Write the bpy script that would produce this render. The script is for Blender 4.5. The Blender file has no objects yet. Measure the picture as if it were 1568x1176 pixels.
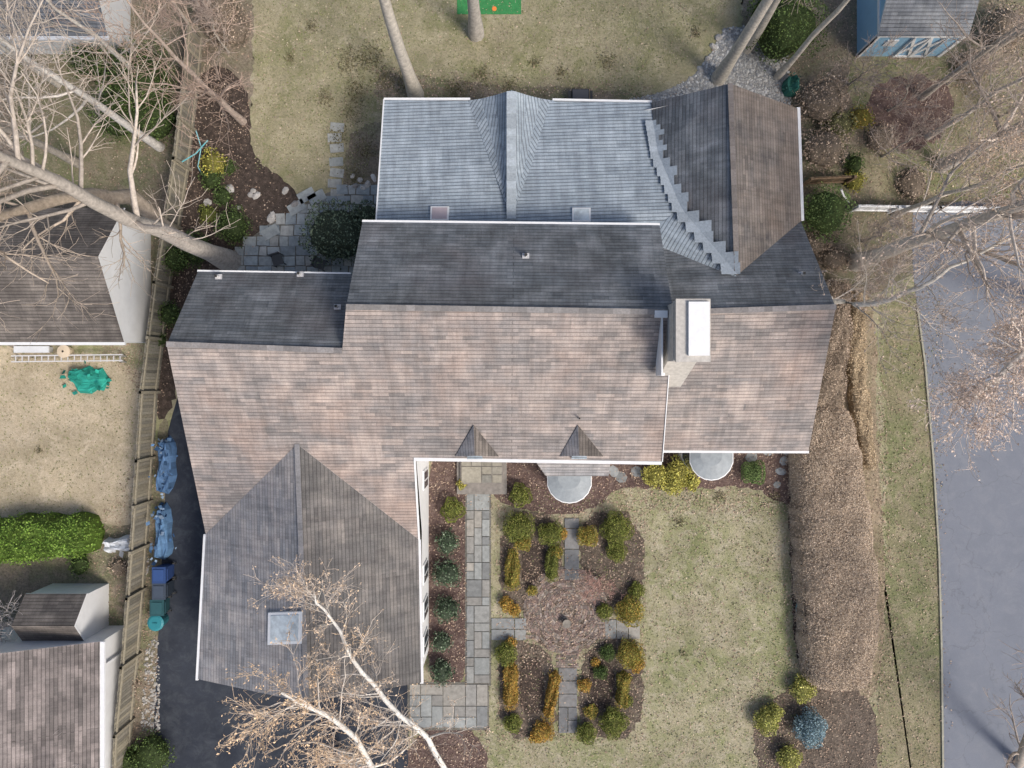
import bpy, math, random
import numpy as np
from mathutils import Vector
from mathutils.geometry import tessellate_polygon
random.seed(7); rng=np.random.default_rng(7)
H=33.0; S=0.0303
def P(u,v,z=0.0):
    k=S*(H-z)/H
    return ((u-784)*k, -(v-588)*k, z)
def G(u,v): 
    return ((u-784)*S, -(v-588)*S)
scene=bpy.context.scene
COL=scene.collection
# ------------------------------------------------------------------ materials
def newmat(name, rough=0.85):
    m=bpy.data.materials.new(name); m.use_nodes=True
    nt=m.node_tree; b=nt.nodes["Principled BSDF"]
    b.inputs["Roughness"].default_value=rough
    b.inputs["Specular IOR Level"].default_value=0.25
    return m,nt,b
def N(nt,t,**k):
    n=nt.nodes.new(t)
    for a,b in k.items(): setattr(n,a,b)
    return n
def c4(c): return (c[0],c[1],c[2],1.0)
def mix(nt,fac,a,b,mode='MIX'):
    n=nt.nodes.new("ShaderNodeMix"); n.data_type='RGBA'; n.blend_type=mode
    for sock,val in ((n.inputs[0],fac),(n.inputs[6],a),(n.inputs[7],b)):
        if hasattr(val,"is_output"): nt.links.new(val,sock)
        elif isinstance(val,(int,float)): sock.default_value=val
        else: sock.default_value=c4(val)
    return n.outputs[2]
def math1(nt,op,a,b):
    n=N(nt,"ShaderNodeMath",operation=op)
    for s,v in ((n.inputs[0],a),(n.inputs[1],b)):
        if hasattr(v,"is_output"): nt.links.new(v,s)
        else: s.default_value=v
    return n.outputs[0]
def noise(nt,vec,scale,detail=4,rough=0.6,lo=0.35,hi=0.65,dist=0.0):
    n=N(nt,"ShaderNodeTexNoise"); n.inputs["Scale"].default_value=scale
    n.inputs["Detail"].default_value=detail; n.inputs["Roughness"].default_value=rough
    n.inputs["Distortion"].default_value=dist
    nt.links.new(vec,n.inputs["Vector"])
    r=N(nt,"ShaderNodeMapRange"); r.inputs[1].default_value=lo; r.inputs[2].default_value=hi
    nt.links.new(n.outputs["Fac"],r.inputs[0])
    return r.outputs[0]
def scalecol(nt,col,f,lo,hi):
    r=N(nt,"ShaderNodeMapRange"); r.inputs[3].default_value=lo; r.inputs[4].default_value=hi; nt.links.new(f,r.inputs[0])
    cc=N(nt,"ShaderNodeCombineColor")
    for i in range(3): nt.links.new(r.outputs[0],cc.inputs[i])
    return mix(nt,1.0,col,cc.outputs[0],'MULTIPLY')
def bump(nt,b,h,strength=0.5,dist=0.03):
    n=N(nt,"ShaderNodeBump"); n.inputs["Strength"].default_value=strength; n.inputs["Distance"].default_value=dist
    nt.links.new(h,n.inputs["Height"]); nt.links.new(n.outputs[0],b.inputs["Normal"])
def groundmat(name,a,b_,c,d,s1=0.22,s2=1.4,s3=9,s4=32,w3=.6,bs=.6,lo4=.6,hi4=1.35,cracks=False):
    m,nt,b=newmat(name,0.95)
    v=N(nt,"ShaderNodeTexCoord").outputs["Object"]
    c1=mix(nt,noise(nt,v,s1,7,.7,.42,.60,.8),a,b_)
    c2=mix(nt,noise(nt,v,s2,7,.74,.47,.64,.5),c1,c)
    c3=mix(nt,math1(nt,'MULTIPLY',noise(nt,v,s3,6,.75,.45,.72),w3),c2,d)
    f4=noise(nt,v,s4,4,.7,.25,.75)
    col=scalecol(nt,c3,f4,lo4,hi4)
    if not cracks: col=scalecol(nt,col,noise(nt,v,.55,6,.7,.32,.68),.80,1.15)
    if cracks:
        vo=N(nt,"ShaderNodeTexVoronoi"); vo.feature='DISTANCE_TO_EDGE'; vo.inputs["Scale"].default_value=.35
        nn=N(nt,"ShaderNodeTexNoise"); nn.inputs["Scale"].default_value=1.5; nn.inputs["Detail"].default_value=6; nt.links.new(v,nn.inputs["Vector"])
        va=N(nt,"ShaderNodeVectorMath",operation='ADD'); nt.links.new(v,va.inputs[0]); nt.links.new(nn.outputs["Color"],va.inputs[1]); nt.links.new(va.outputs[0],vo.inputs["Vector"])
        r=N(nt,"ShaderNodeMapRange"); r.inputs[1].default_value=.002; r.inputs[2].default_value=.009; r.inputs[3].default_value=.86; r.inputs[4].default_value=1; nt.links.new(vo.outputs["Distance"],r.inputs[0])
        col=scalecol(nt,col,r.outputs[0],0,1)
    nt.links.new(col,b.inputs["Base Color"]); bump(nt,b,f4,bs,.04)
    return m
def attrmat(name,rough=.8,spec=.2,nscale=12,lo=.75,hi=1.2):
    m,nt,b=newmat(name,rough); b.inputs["Specular IOR Level"].default_value=spec
    a=N(nt,"ShaderNodeAttribute"); a.attribute_name="Col"
    v=N(nt,"ShaderNodeTexCoord").outputs["Object"]
    f=noise(nt,v,nscale,5,.65,.25,.75)
    nt.links.new(scalecol(nt,a.outputs["Color"],f,lo,hi),b.inputs["Base Color"])
    bump(nt,b,f,.3,.02)
    return m
def shingle(name,a,b_,c,stain,coarse=.5,stainamt=.5,warm=None,mort=.6,mw=.016):
    m,nt,b=newmat(name,.92)
    tc=N(nt,"ShaderNodeTexCoord"); uv=tc.outputs["UV"]; ob=tc.outputs["Object"]
    def brick(w,h,off,mort,cw=((0,0,0),(1,1,1)),offs=.37,fr=2):
        mp=N(nt,"ShaderNodeMapping"); mp.inputs["Location"].default_value=(off,0,0); nt.links.new(uv,mp.inputs[0])
        t=N(nt,"ShaderNodeTexBrick"); t.offset=offs; t.offset_frequency=fr
        t.inputs["Color1"].default_value=c4(cw[0]); t.inputs["Color2"].default_value=c4(cw[1]); t.inputs["Mortar"].default_value=(0,0,0,1)
        t.inputs["Scale"].default_value=1; t.inputs["Mortar Size"].default_value=mort; t.inputs["Mortar Smooth"].default_value=.3
        t.inputs["Brick Width"].default_value=w; t.inputs["Row Height"].default_value=h; t.inputs["Bias"].default_value=0
        nt.links.new(mp.outputs[0],t.inputs["Vector"]); return t
    t1=brick(40,.15,0,mw)          # course lines
    tv=brick(.36,.15,.2,.007,offs=.43,fr=3)  # faint tab joints
    t2=brick(.98,.30,3.3,0); t3=brick(.61,.15,7.1,0,offs=.29,fr=3); t4=brick(1.45,.45,1.7,0); t5=brick(.33,.15,11.3,0,offs=.61,fr=3)
    base=mix(nt,math1(nt,'MULTIPLY',math1(nt,'POWER',t2.outputs["Color"],1.6),coarse*.9),mix(nt,t5.outputs["Color"],a,b_),c)
    col=mix(nt,math1(nt,'MULTIPLY',math1(nt,'POWER',t3.outputs["Color"],1.8),coarse*.85),base,tuple(x*.68 for x in a))
    pn=noise(nt,ob,.9,3,.5,.45,.62)
    col=mix(nt,math1(nt,'MULTIPLY',math1(nt,'MULTIPLY',t4.outputs["Color"],pn),coarse*.8),col,tuple(min(1,x*1.15) for x in c))
    if warm: col=mix(nt,math1(nt,'MULTIPLY',noise(nt,ob,.3,5,.6,.47,.66),.65),col,warm)
    col=mix(nt,math1(nt,'MULTIPLY',noise(nt,ob,.55,6,.7,.42,.66),stainamt),col,stain)
    mp=N(nt,"ShaderNodeMapping"); mp.inputs["Scale"].default_value=(3.2,.35,1); nt.links.new(uv,mp.inputs[0])
    col=scalecol(nt,col,noise(nt,mp.outputs[0],1.0,5,.7,.4,.7),1.10,.78)
    col=scalecol(nt,col,noise(nt,ob,26,4,.75,.22,.78),.68,1.30)
    col=scalecol(nt,col,t1.outputs["Fac"],1.04,mort)
    col=scalecol(nt,col,tv.outputs["Fac"],1.0,.84)
    nt.links.new(col,b.inputs["Base Color"])
    bump(nt,b,math1(nt,'SUBTRACT',1.0,t1.outputs["Fac"]),.7,.025)
    return m
def plain(name,c,rough=.6,var=.12,scale=6,metal=0):
    m,nt,b=newmat(name,rough); b.inputs["Metallic"].default_value=metal
    v=N(nt,"ShaderNodeTexCoord").outputs["Object"]
    f=noise(nt,v,scale,5,.65,.3,.7)
    nt.links.new(mix(nt,f,tuple(x*(1-var) for x in c),tuple(min(1,x*(1+var)) for x in c)),b.inputs["Base Color"])
    return m
def siding(name,c):
    m,nt,b=newmat(name,.6)
    v=N(nt,"ShaderNodeTexCoord").outputs["Object"]
    w=N(nt,"ShaderNodeTexWave"); w.bands_direction='Z'; w.wave_profile='SAW'; w.inputs["Scale"].default_value=3.2; nt.links.new(v,w.inputs[0])
    f=noise(nt,v,2,5,.6)
    col=mix(nt,f,c,tuple(x*.92 for x in c))
    r=N(nt,"ShaderNodeMapRange"); r.inputs[1].default_value=0; r.inputs[2].default_value=.12; nt.links.new(w.outputs["Fac"],r.inputs[0])
    nt.links.new(mix(nt,r.outputs[0],tuple(x*.75 for x in c),col),b.inputs["Base Color"])
    return m
M={}
M['lawn']=groundmat("lawn_dormant",(.42,.375,.26),(.285,.30,.15),(.50,.445,.335),(.185,.19,.09),w3=.72,s1=.3)
M['lawnback']=groundmat("lawn_back",(.395,.35,.235),(.29,.285,.15),(.46,.405,.285),(.165,.165,.085),w3=.78,s1=.3)
M['straw']=groundmat("straw_lawn",(.54,.455,.33),(.47,.40,.28),(.62,.53,.40),(.27,.22,.14),w3=.6)
M['verge']=groundmat("verge_grass",(.225,.24,.12),(.30,.265,.17),(.39,.33,.235),(.11,.12,.055),w3=.75)
M['litter']=groundmat("leaf_litter",(.27,.225,.17),(.225,.235,.13),(.36,.295,.235),(.09,.077,.058),w3=.9)
M['brush']=groundmat("dry_brush_ground",(.37,.30,.21),(.30,.265,.17),(.45,.36,.265),(.15,.12,.08),w3=.8)
M['mulch']=groundmat("dark_mulch",(.075,.057,.048),(.105,.08,.067),(.18,.135,.11),(.03,.023,.019),s2=4,bs=1)
M['redmulch']=groundmat("red_mulch",(.15,.10,.09),(.20,.135,.118),(.30,.22,.19),(.06,.04,.035),s2=4,bs=1)
M['soil']=groundmat("garden_soil",(.15,.12,.095),(.20,.16,.13),(.32,.26,.205),(.055,.045,.037),s2=3,bs=1)
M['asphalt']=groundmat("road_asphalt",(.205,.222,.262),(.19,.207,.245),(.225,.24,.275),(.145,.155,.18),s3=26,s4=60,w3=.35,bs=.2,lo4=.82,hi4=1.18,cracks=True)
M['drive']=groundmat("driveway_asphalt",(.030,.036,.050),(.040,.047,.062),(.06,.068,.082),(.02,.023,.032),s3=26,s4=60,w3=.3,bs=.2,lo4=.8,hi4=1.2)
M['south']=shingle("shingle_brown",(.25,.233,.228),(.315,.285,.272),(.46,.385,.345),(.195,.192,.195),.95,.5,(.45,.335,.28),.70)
M['north']=shingle("shingle_dark_shaded",(.14,.158,.18),(.185,.203,.226),(.27,.285,.305),(.085,.092,.098),.85,.75,(.155,.14,.145),.62)  # dark base paints in shade of slopes facing off the sun, plus algae
M['grey']=shingle("shingle_bluegrey",(.285,.34,.395),(.345,.40,.455),(.42,.48,.535),(.245,.29,.34),.55,.4,None,.58,.022)
M['garw']=shingle("shingle_grey_lit",(.275,.28,.298),(.335,.33,.338),(.45,.41,.39),(.23,.235,.245),.9,.5,None,.7)  # colour raised so the garage west slope looks lit
M['gare']=shingle("shingle_grey_shaded",(.15,.143,.142),(.19,.182,.178),(.26,.238,.22),(.10,.10,.10),.8,.7,None,.7)  # colour lowered to paint shade on the garage east slope
M['ne']=shingle("shingle_oldbrown",(.13,.125,.125),(.185,.17,.163),(.28,.245,.22),(.19,.158,.135),.95,.6,(.24,.19,.155),.68)
M['nbr']=shingle("neighbour_shingle",(.13,.118,.11),(.18,.16,.148),(.25,.22,.195),(.09,.08,.074),.8,.8)
M['nbr2']=shingle("neighbour_shingle_grey",(.15,.135,.13),(.21,.185,.178),(.34,.295,.28),(.13,.118,.115),.95,.6)
M['shedroof']=shingle("shed_shingle_grey",(.17,.185,.21),(.22,.235,.26),(.29,.305,.32),(.13,.14,.155),.8,.5)
M['white']=plain("white_trim",(.78,.79,.80),.5,.05)
M['siding']=siding("white_siding",(.80,.81,.82))
M['bluesiding']=siding("blue_siding",(.30,.52,.72))
M['stucco']=plain("chimney_stucco",(.50,.475,.44),.9,.18,7)
M['metal']=plain("grey_metal",(.29,.32,.34),.5,.14,4)
M['glass']=plain("window_glass",(.045,.06,.075),.12,.2,2)
M['skylight']=plain("skylight_glass",(.58,.64,.67),.15,.32,2.5)  # pale blotchy colour stands in for a bright sky reflection
M['pinksky']=plain("skylight_blind",(.50,.42,.44),.25,.12,2)
M['attr']=attrmat("painted_variation")
M['leaf']=attrmat("foliage",.75,.15,5,.75,1.25)
M['bark']=attrmat("bark",.9,.1,7,.6,1.3)
M['stone']=attrmat("bluestone",.8,.25,5,.7,1.22)
M['wood']=attrmat("weathered_wood",.9,.1,9,.7,1.2)
M['plastic']=attrmat("plastic",.45,.4,4,.9,1.08)
M['grout']=groundmat("joint_sand",(.19,.18,.16),(.22,.21,.18),(.26,.25,.22),(.10,.09,.075))
M['gravel']=groundmat("gravel",(.36,.36,.35),(.31,.31,.305),(.43,.425,.41),(.18,.18,.175),s3=14,w3=.7)
M['turf']=plain("green_mat",(.05,.24,.08),.9,.2,8)
# ------------------------------------------------------------------ mesh helpers
def link(o,parent=None):
    COL.objects.link(o)
    if parent: o.parent=parent
    return o
def empty(name):
    o=bpy.data.objects.new(name,None); o.empty_display_size=.5; return link(o)
def mesh(name,V,F,mats,cols=None,midx=None,parent=None,uv=None,smooth=False):
    me=bpy.data.meshes.new(name)
    me.from_pydata([tuple(map(float,v)) for v in V],[],[tuple(map(int,f)) for f in F])
    for m in (mats if isinstance(mats,(list,tuple)) else [mats]): me.materials.append(m)
    if midx is not None: me.polygons.foreach_set("material_index",midx)
    if cols is not None:
        a=me.attributes.new("Col","FLOAT_COLOR","FACE")
        arr=np.ones((len(F),4),dtype=np.float32); arr[:,:3]=np.asarray(cols,dtype=np.float32)[:,:3]
        a.data.foreach_set("color",arr.ravel())
    if uv is not None:
        l=me.uv_layers.new(name="UVMap"); l.data.foreach_set("uv",np.asarray(uv,dtype=np.float32).ravel())
    if smooth: me.polygons.foreach_set("use_smooth",[True]*len(me.polygons))
    me.update()
    o=bpy.data.objects.new(name,me); return link(o,parent)
class MB:
    def __init__(s): s.V=[];s.F=[];s.C=[];s.M=[]
    def face(s,pts,c=(1,1,1),m=0):
        b=len(s.V); s.V+=[tuple(p) for p in pts]; s.F.append(tuple(range(b,b+len(pts)))); s.C.append(c); s.M.append(m)
    def prism(s,pts,dz,c=(1,1,1),m=0,mside=None,cside=None):
        b=len(s.V); n=len(pts)
        s.V+=[tuple(p) for p in pts]+[(p[0],p[1],p[2]-dz) for p in pts]
        s.F.append(tuple(range(b,b+n))); s.C.append(c); s.M.append(m)
        s.F.append(tuple(range(b+2*n-1,b+n-1,-1))); s.C.append(cside or c); s.M.append(m if mside is None else mside)
        for i in range(n):
            j=(i+1)%n
            s.F.append((b+i,b+n+i,b+n+j,b+j)); s.C.append(cside or c); s.M.append(m if mside is None else mside)
    def box(s,x0,x1,y0,y1,z0,z1,c=(1,1,1),m=0,rot=0,tap=0):
        cx,cy=(x0+x1)/2,(y0+y1)/2; ca,sa=math.cos(rot),math.sin(rot)
        def R(x,y,z,k=1): 
            dx,dy=(x-cx)*k,(y-cy)*k; return (cx+dx*ca-dy*sa,cy+dx*sa+dy*ca,z)
        b=len(s.V); k=1-tap
        s.V+=[R(x0,y0,z0,k),R(x1,y0,z0,k),R(x1,y1,z0,k),R(x0,y1,z0,k),R(x0,y0,z1),R(x1,y0,z1),R(x1,y1,z1),R(x0,y1,z1)]
        for f in ((3,2,1,0),(4,5,6,7),(0,1,5,4),(1,2,6,5),(2,3,7,6),(3,0,4,7)):
            s.F.append(tuple(b+i for i in f)); s.C.append(c); s.M.append(m)
    def bar(s,p,q,w,h,c=(1,1,1),m=0):
        p=np.array(p,float);q=np.array(q,float);d=q-p;d/=np.linalg.norm(d)
        up=np.array((0,0,1.)); 
        if abs(d[2])>.95: up=np.array((0,1.,0))
        r=np.cross(d,up); r/=np.linalg.norm(r); u=np.cross(r,d)
        b=len(s.V)
        for e in (p,q):
            for a,bb in ((-1,-1),(1,-1),(1,1),(-1,1)): s.V.append(tuple(e+r*a*w/2+u*bb*h/2))
        for f in ((0,1,2,3),(7,6,5,4),(0,4,5,1),(1,5,6,2),(2,6,7,3),(3,7,4,0)):
            s.F.append(tuple(b+i for i in f)); s.C.append(c); s.M.append(m)
    def tube(s,pts,rad,sides,c):
        b=len(s.V); n=len(pts)
        for i,p in enumerate(pts):
            a=pts[max(i-1,0)]; q=pts[min(i+1,n-1)]
            dx,dy,dz=q[0]-a[0],q[1]-a[1],q[2]-a[2]; L=math.sqrt(dx*dx+dy*dy+dz*dz)+1e-9; dx/=L;dy/=L;dz/=L
            if abs(dz)<.9: rx,ry,rz=dy,-dx,0
            else: rx,ry,rz=0,dz,-dy
            L=math.sqrt(rx*rx+ry*ry+rz*rz)+1e-9; rx/=L;ry/=L;rz/=L
            ux,uy,uz=ry*dz-rz*dy, rz*dx-rx*dz, rx*dy-ry*dx
            for k in range(sides):
                t=2*math.pi*k/sides; ct=math.cos(t)*rad[i]; st=math.sin(t)*rad[i]
                s.V.append((p[0]+rx*ct+ux*st,p[1]+ry*ct+uy*st,p[2]+rz*ct+uz*st))
        for i in range(n-1):
            for k in range(sides):
                k2=(k+1)%sides
                s.F.append((b+i*sides+k,b+i*sides+k2,b+(i+1)*sides+k2,b+(i+1)*sides+k)); s.C.append(c); s.M.append(0)
    def make(s,name,mats,parent=None,smooth=False):
        return mesh(name,s.V,s.F,mats,s.C,s.M,parent,None,smooth)
def ccw(pts):
    a=sum(pts[i][0]*pts[(i+1)%len(pts)][1]-pts[(i+1)%len(pts)][0]*pts[i][1] for i in range(len(pts)))
    return pts if a>0 else pts[::-1]
def jag(poly,amp,step=.35):
    out=[]
    n=len(poly)
    for i in range(n):
        a=poly[i];b=poly[(i+1)%n]; L=math.dist(a,b); k=max(1,min(60,int(L/step)))
        for j in range(k):
            t=j/k; out.append((a[0]+(b[0]-a[0])*t+random.uniform(-amp,amp),a[1]+(b[1]-a[1])*t+random.uniform(-amp,amp)))
    return out
def smoothp(poly,it=2):
    for _ in range(it):
        q=[];n=len(poly)
        for i in range(n):
            a=poly[i];b=poly[(i+1)%n]
            q.append((a[0]*.75+b[0]*.25,a[1]*.75+b[1]*.25)); q.append((a[0]*.25+b[0]*.75,a[1]*.25+b[1]*.75))
        poly=q
    return poly
def sheet(name,uvs,mat,z,amp=.06,sm=2):
    p=[G(*q) for q in uvs]
    if sm: p=smoothp(p,sm)
    if amp: p=jag(p,amp,.18 if amp>.04 else .35)
    p=ccw(p)
    return mesh(name,[(x,y,z) for x,y in p],[range(len(p))],mat)
def inpoly(pts,poly):
    x,y=pts[:,0],pts[:,1]; ins=np.zeros(len(pts),bool); n=len(poly)
    for i in range(n):
        x1,y1=poly[i];x2,y2=poly[(i+1)%n]
        c=((y1>y)!=(y2>y))&(x<(x2-x1)*(y-y1)/((y2-y1) if y2!=y1 else 1e-9)+x1); ins^=c
    return ins
def sample(uvs,n):
    poly=np.array([G(*q) for q in uvs]); lo=poly.min(0);hi=poly.max(0)
    p=rng.uniform(lo,hi,(n*4,2)); p=p[inpoly(p,poly)][:n]; return p
def quads(pts,size,flat=0.0):
    n=len(pts)
    a=rng.normal(size=(n,3)); b=rng.normal(size=(n,3))
    a[:,2]*=(1-flat); b[:,2]*=(1-flat)
    a/=np.linalg.norm(a,axis=1)[:,None]+1e-9
    b-=a*(a*b).sum(1)[:,None]; b/=np.linalg.norm(b,axis=1)[:,None]+1e-9
    s=size*rng.uniform(.5,1.4,(n,1))
    a=a*s*.5; b=b*s*.36
    V=np.stack([pts-a,pts+b*1.0,pts+a,pts-b],1).reshape(-1,3)
    F=np.arange(4*n).reshape(-1,4)
    return V,F
def colpick(n,cols,j=.25):
    c=np.array(cols)[rng.integers(0,len(cols),n)]
    return c*rng.uniform(1-j,1+j,(n,1))
def combine(parts):
    V=[];F=[];C=[];o=0
    for v,f,c in parts:
        V.append(v);F.append(f+o);C.append(c);o+=len(v)
    return np.concatenate(V),np.concatenate(F),np.concatenate(C)
# --- plants
def lump(d,ph,k=3):
    return .5*np.sin(d[:,0]*k+ph)+.5*np.sin(d[:,1]*k*1.3+ph*2)*np.cos(d[:,2]*k+ph)
def shrub(name,u,v,r,h,cols,size=.07,dens=1.0,core=None,loose=.2):
    x,y,_=P(u,v,h*.6)
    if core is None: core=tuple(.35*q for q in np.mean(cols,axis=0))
    n=int(900*dens*(r*r+r*h)/(size/.07)**2*1.3)
    d=rng.normal(size=(n,3)); d[:,2]=np.abs(d[:,2])*.9-.1; d/=np.linalg.norm(d,axis=1)[:,None]
    ph=random.uniform(0,9)
    rad=(1+.2*lump(d,ph,4)+.12*lump(d,ph+3,11))*(1-loose*rng.random(n)**2)
    p=d*rad[:,None]*np.array([r,r,h*.62])+np.array([x,y,h*.38])
    V,F=quads(p,size)
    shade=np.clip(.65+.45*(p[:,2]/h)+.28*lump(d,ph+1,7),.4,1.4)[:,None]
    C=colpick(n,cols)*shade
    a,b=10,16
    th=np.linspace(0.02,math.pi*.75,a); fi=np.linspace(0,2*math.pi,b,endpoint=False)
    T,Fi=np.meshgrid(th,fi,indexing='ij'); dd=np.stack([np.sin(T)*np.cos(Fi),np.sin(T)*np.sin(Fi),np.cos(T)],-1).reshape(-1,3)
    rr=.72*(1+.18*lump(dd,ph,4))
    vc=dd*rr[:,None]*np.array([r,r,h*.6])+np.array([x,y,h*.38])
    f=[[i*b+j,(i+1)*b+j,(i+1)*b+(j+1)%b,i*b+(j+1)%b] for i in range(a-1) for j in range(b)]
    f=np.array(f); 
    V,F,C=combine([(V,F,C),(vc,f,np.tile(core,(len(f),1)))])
    return mesh(name,V,F,M['leaf'],C)
def pathpts(path):
    p=np.array(path,float); L=np.r_[0,np.cumsum(np.linalg.norm(np.diff(p,axis=0),axis=1))]
    return p,L
def hedge(name,path,hw,h,cols,size=.07,dens=1.0,core=None,mat='leaf',flat=.1,noiseamp=.12,endpow=8,patch=.3,depth=.18):
    if core is None: core=tuple(.4*q for q in np.mean(cols,axis=0))
    w=[P(q[0],q[1],h*.7)[:2] for q in path]
    p,L=pathpts(w); LT=L[-1]
    hws=np.array(hw if isinstance(hw,(list,tuple)) else [hw]*len(path),float)
    ph=random.uniform(0,9)
    def pos(s,b,k,hk):
        x=np.interp(s,L,p[:,0]);y=np.interp(s,L,p[:,1]); ww=np.interp(s,L,hws)
        e=.15; dx=np.interp(np.clip(s+e,0,LT),L,p[:,0])-np.interp(np.clip(s-e,0,LT),L,p[:,0]); dy=np.interp(np.clip(s+e,0,LT),L,p[:,1])-np.interp(np.clip(s-e,0,LT),L,p[:,1])
        l=np.hypot(dx,dy)+1e-9; nx,ny=-dy/l,dx/l
        a=2*s/LT-1; endf=1-np.abs(a)**max(endpow,LT/hws.mean()*2.5)
        wv=ww*k*(1+noiseamp*np.sin(s*2.3+ph)*.5+noiseamp*.5*np.sin(s*5.1+ph))*np.clip(endf,0,1)**.35
        z=h*hk*np.clip(1-np.abs(b)**4,0,1)**.5*np.clip(endf,0.0,1)**.4*(1+noiseamp*np.sin(s*1.7+ph+b*2)*np.cos(b*3+s*.9))
        return np.stack([x+nx*b*wv,y+ny*b*wv,z],-1)
    n=int(dens*260*LT*hws.mean()*2/(size/.07)**2)
    s=rng.uniform(0,LT,n); b=rng.uniform(-1,1,n); 
    q=pos(s,b,1,1); q[:,2]*=1-depth*rng.random(n)**1.5; q+=rng.normal(scale=size*.5,size=q.shape); q[:,2]=np.maximum(q[:,2],.02)
    V,F=quads(q,size,flat)
    sh=np.clip(.9+patch*np.sin(s*3+b*4+ph)*np.sin(s*1.3-b*5)+rng.normal(scale=.1,size=n),.45,1.4)[:,None]
    C=colpick(n,cols)*sh
    a_,b_=max(8,int(LT/.25)),13
    SS,BB=np.meshgrid(np.linspace(0,LT,a_),np.linspace(-1,1,b_),indexing='ij')
    vc=pos(SS.ravel(),BB.ravel(),.93,.85)
    f=np.array([[i*b_+j,(i+1)*b_+j,(i+1)*b_+j+1,i*b_+j+1] for i in range(a_-1) for j in range(b_-1)])
    cc=np.tile(core,(len(f),1))*rng.uniform(.7,1.3,(len(f),1))
    V,F,C=combine([(V,F,C),(vc,f,cc)])
    return mesh(name,V,F,M[mat],C)
# --- bare trees
def rdir(d,ang):
    while True:
        r=(random.gauss(0,1),random.gauss(0,1),random.gauss(0,1))
        dt=sum(a*b for a,b in zip(r,d)); q=[r[i]-dt*d[i] for i in range(3)]; l=math.sqrt(sum(a*a for a in q))
        if l>.1: break
    ca,sa=math.cos(ang),math.sin(ang)
    return tuple(d[i]*ca+q[i]/l*sa for i in range(3))
def nrm(d):
    l=math.sqrt(sum(a*a for a in d)); return tuple(a/l for a in d)
def lerp3(a,b,t): return tuple(a[i]+(b[i]-a[i])*t for i in range(3))
TIPS=[]
def grow(B,p,d,L,r,lvl,maxl,bark,twig,kids,up=.06,wand=.16):
    nseg=5 if lvl<maxl else 3
    pts=[p];rad=[r]
    dirs=[d]
    for i in range(nseg):
        d=nrm(tuple(d[k]+random.gauss(0,wand)+(up if k==2 else 0) for k in range(3)))
        p=tuple(p[k]+d[k]*L/nseg for k in range(3)); pts.append(p); dirs.append(d)
        rad.append(max(.006,r*(1-(i+1)/nseg*.75)))
    t=lvl/maxl
    j=random.uniform(.75,1.25); c=tuple((bark[k]*(1-t)+twig[k]*t)*j for k in range(3))
    B.tube(pts,rad,5 if r>.05 else 3,c)
    if lvl==maxl: TIPS.append(pts[-1]); TIPS.append(pts[-2])
    if lvl<maxl:
        for _ in range(kids[lvl]):
            f=random.uniform(.2,1)*nseg; i=min(nseg-1,int(f)); q=lerp3(pts[i],pts[i+1],f-i)
            grow(B,q,rdir(dirs[i+1],random.uniform(.4,1.0)),L*random.uniform(.35,.62),max(.010,rad[i]*.5),lvl+1,maxl,bark,twig,kids,up,wand)
BK=(.42,.38,.33); TW=(.52,.42,.35)
def tree(name,base,height,r0,seed,start=.45,nb=16,blen=4.0,kids=(0,7,6),bark=BK,twig=TW,trunk=None,side=None,ang=(.6,1.2),up=.08,tips=0,tipcol=(.62,.46,.36)):
    random.seed(seed); TIPS.clear()
    B=MB()
    if trunk is None:
        x,y=G(*base); trunk=[]; 
        wx=wy=0
        for i in range(9):
            t=i/8; wx+=random.gauss(0,.06)*i*.3; wy+=random.gauss(0,.06)*i*.3
            trunk.append((x+wx,y+wy,height*t-.1*(i==0)))
        rad=[r0*(1.35 if i==0 else 1-.8*i/8) for i in range(9)]
    else:
        rad=[q[3] for q in trunk]; trunk=[P(*q[:3]) for q in trunk]
        t2=[trunk[0]];r2=[rad[0]]
        for i in range(len(trunk)-1):
            for f in (.33,.67,1.0):
                q=lerp3(trunk[i],trunk[i+1],f); j=.05 if f<1 else 0
                t2.append(tuple(c+random.gauss(0,j) for c in q)); r2.append(rad[i]+(rad[i+1]-rad[i])*f)
        trunk,rad=t2,r2
    B.tube(trunk,rad,10,bark)
    n=len(trunk)-1
    for k in range(nb):
        f=random.uniform(start,1)*n; i=min(n-1,int(f)); q=lerp3(trunk[i],trunk[i+1],f-i)
        td=nrm(tuple(trunk[i+1][j]-trunk[i][j] for j in range(3)))
        d=rdir(td,random.uniform(*ang))
        if side: d=nrm(tuple(d[j]+side[j] for j in range(3)))
        grow(B,q,d,blen*random.uniform(.6,1.15)*(1.15-.5*f/n),rad[i]*random.uniform(.3,.5),1,3,bark,twig,kids,up)
    if tips:
        for t in TIPS:
            if random.random()<tips:
                for _ in range(2):
                    s=random.uniform(.025,.055); a=[random.gauss(0,1) for _ in range(3)]; b=[random.gauss(0,1) for _ in range(3)]
                    a=nrm(a);b=nrm(b); o=tuple(t[k]+random.gauss(0,.04) for k in range(3)); j=random.uniform(.75,1.25)
                    B.face([tuple(o[k]-a[k]*s for k in range(3)),tuple(o[k]+b[k]*s*.6 for k in range(3)),tuple(o[k]+a[k]*s for k in range(3)),tuple(o[k]-b[k]*s*.6 for k in range(3))],tuple(q*j for q in tipcol))
    o=B.make(name,[M['bark']],smooth=True)
    random.seed(seed+100)
    return o
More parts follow.
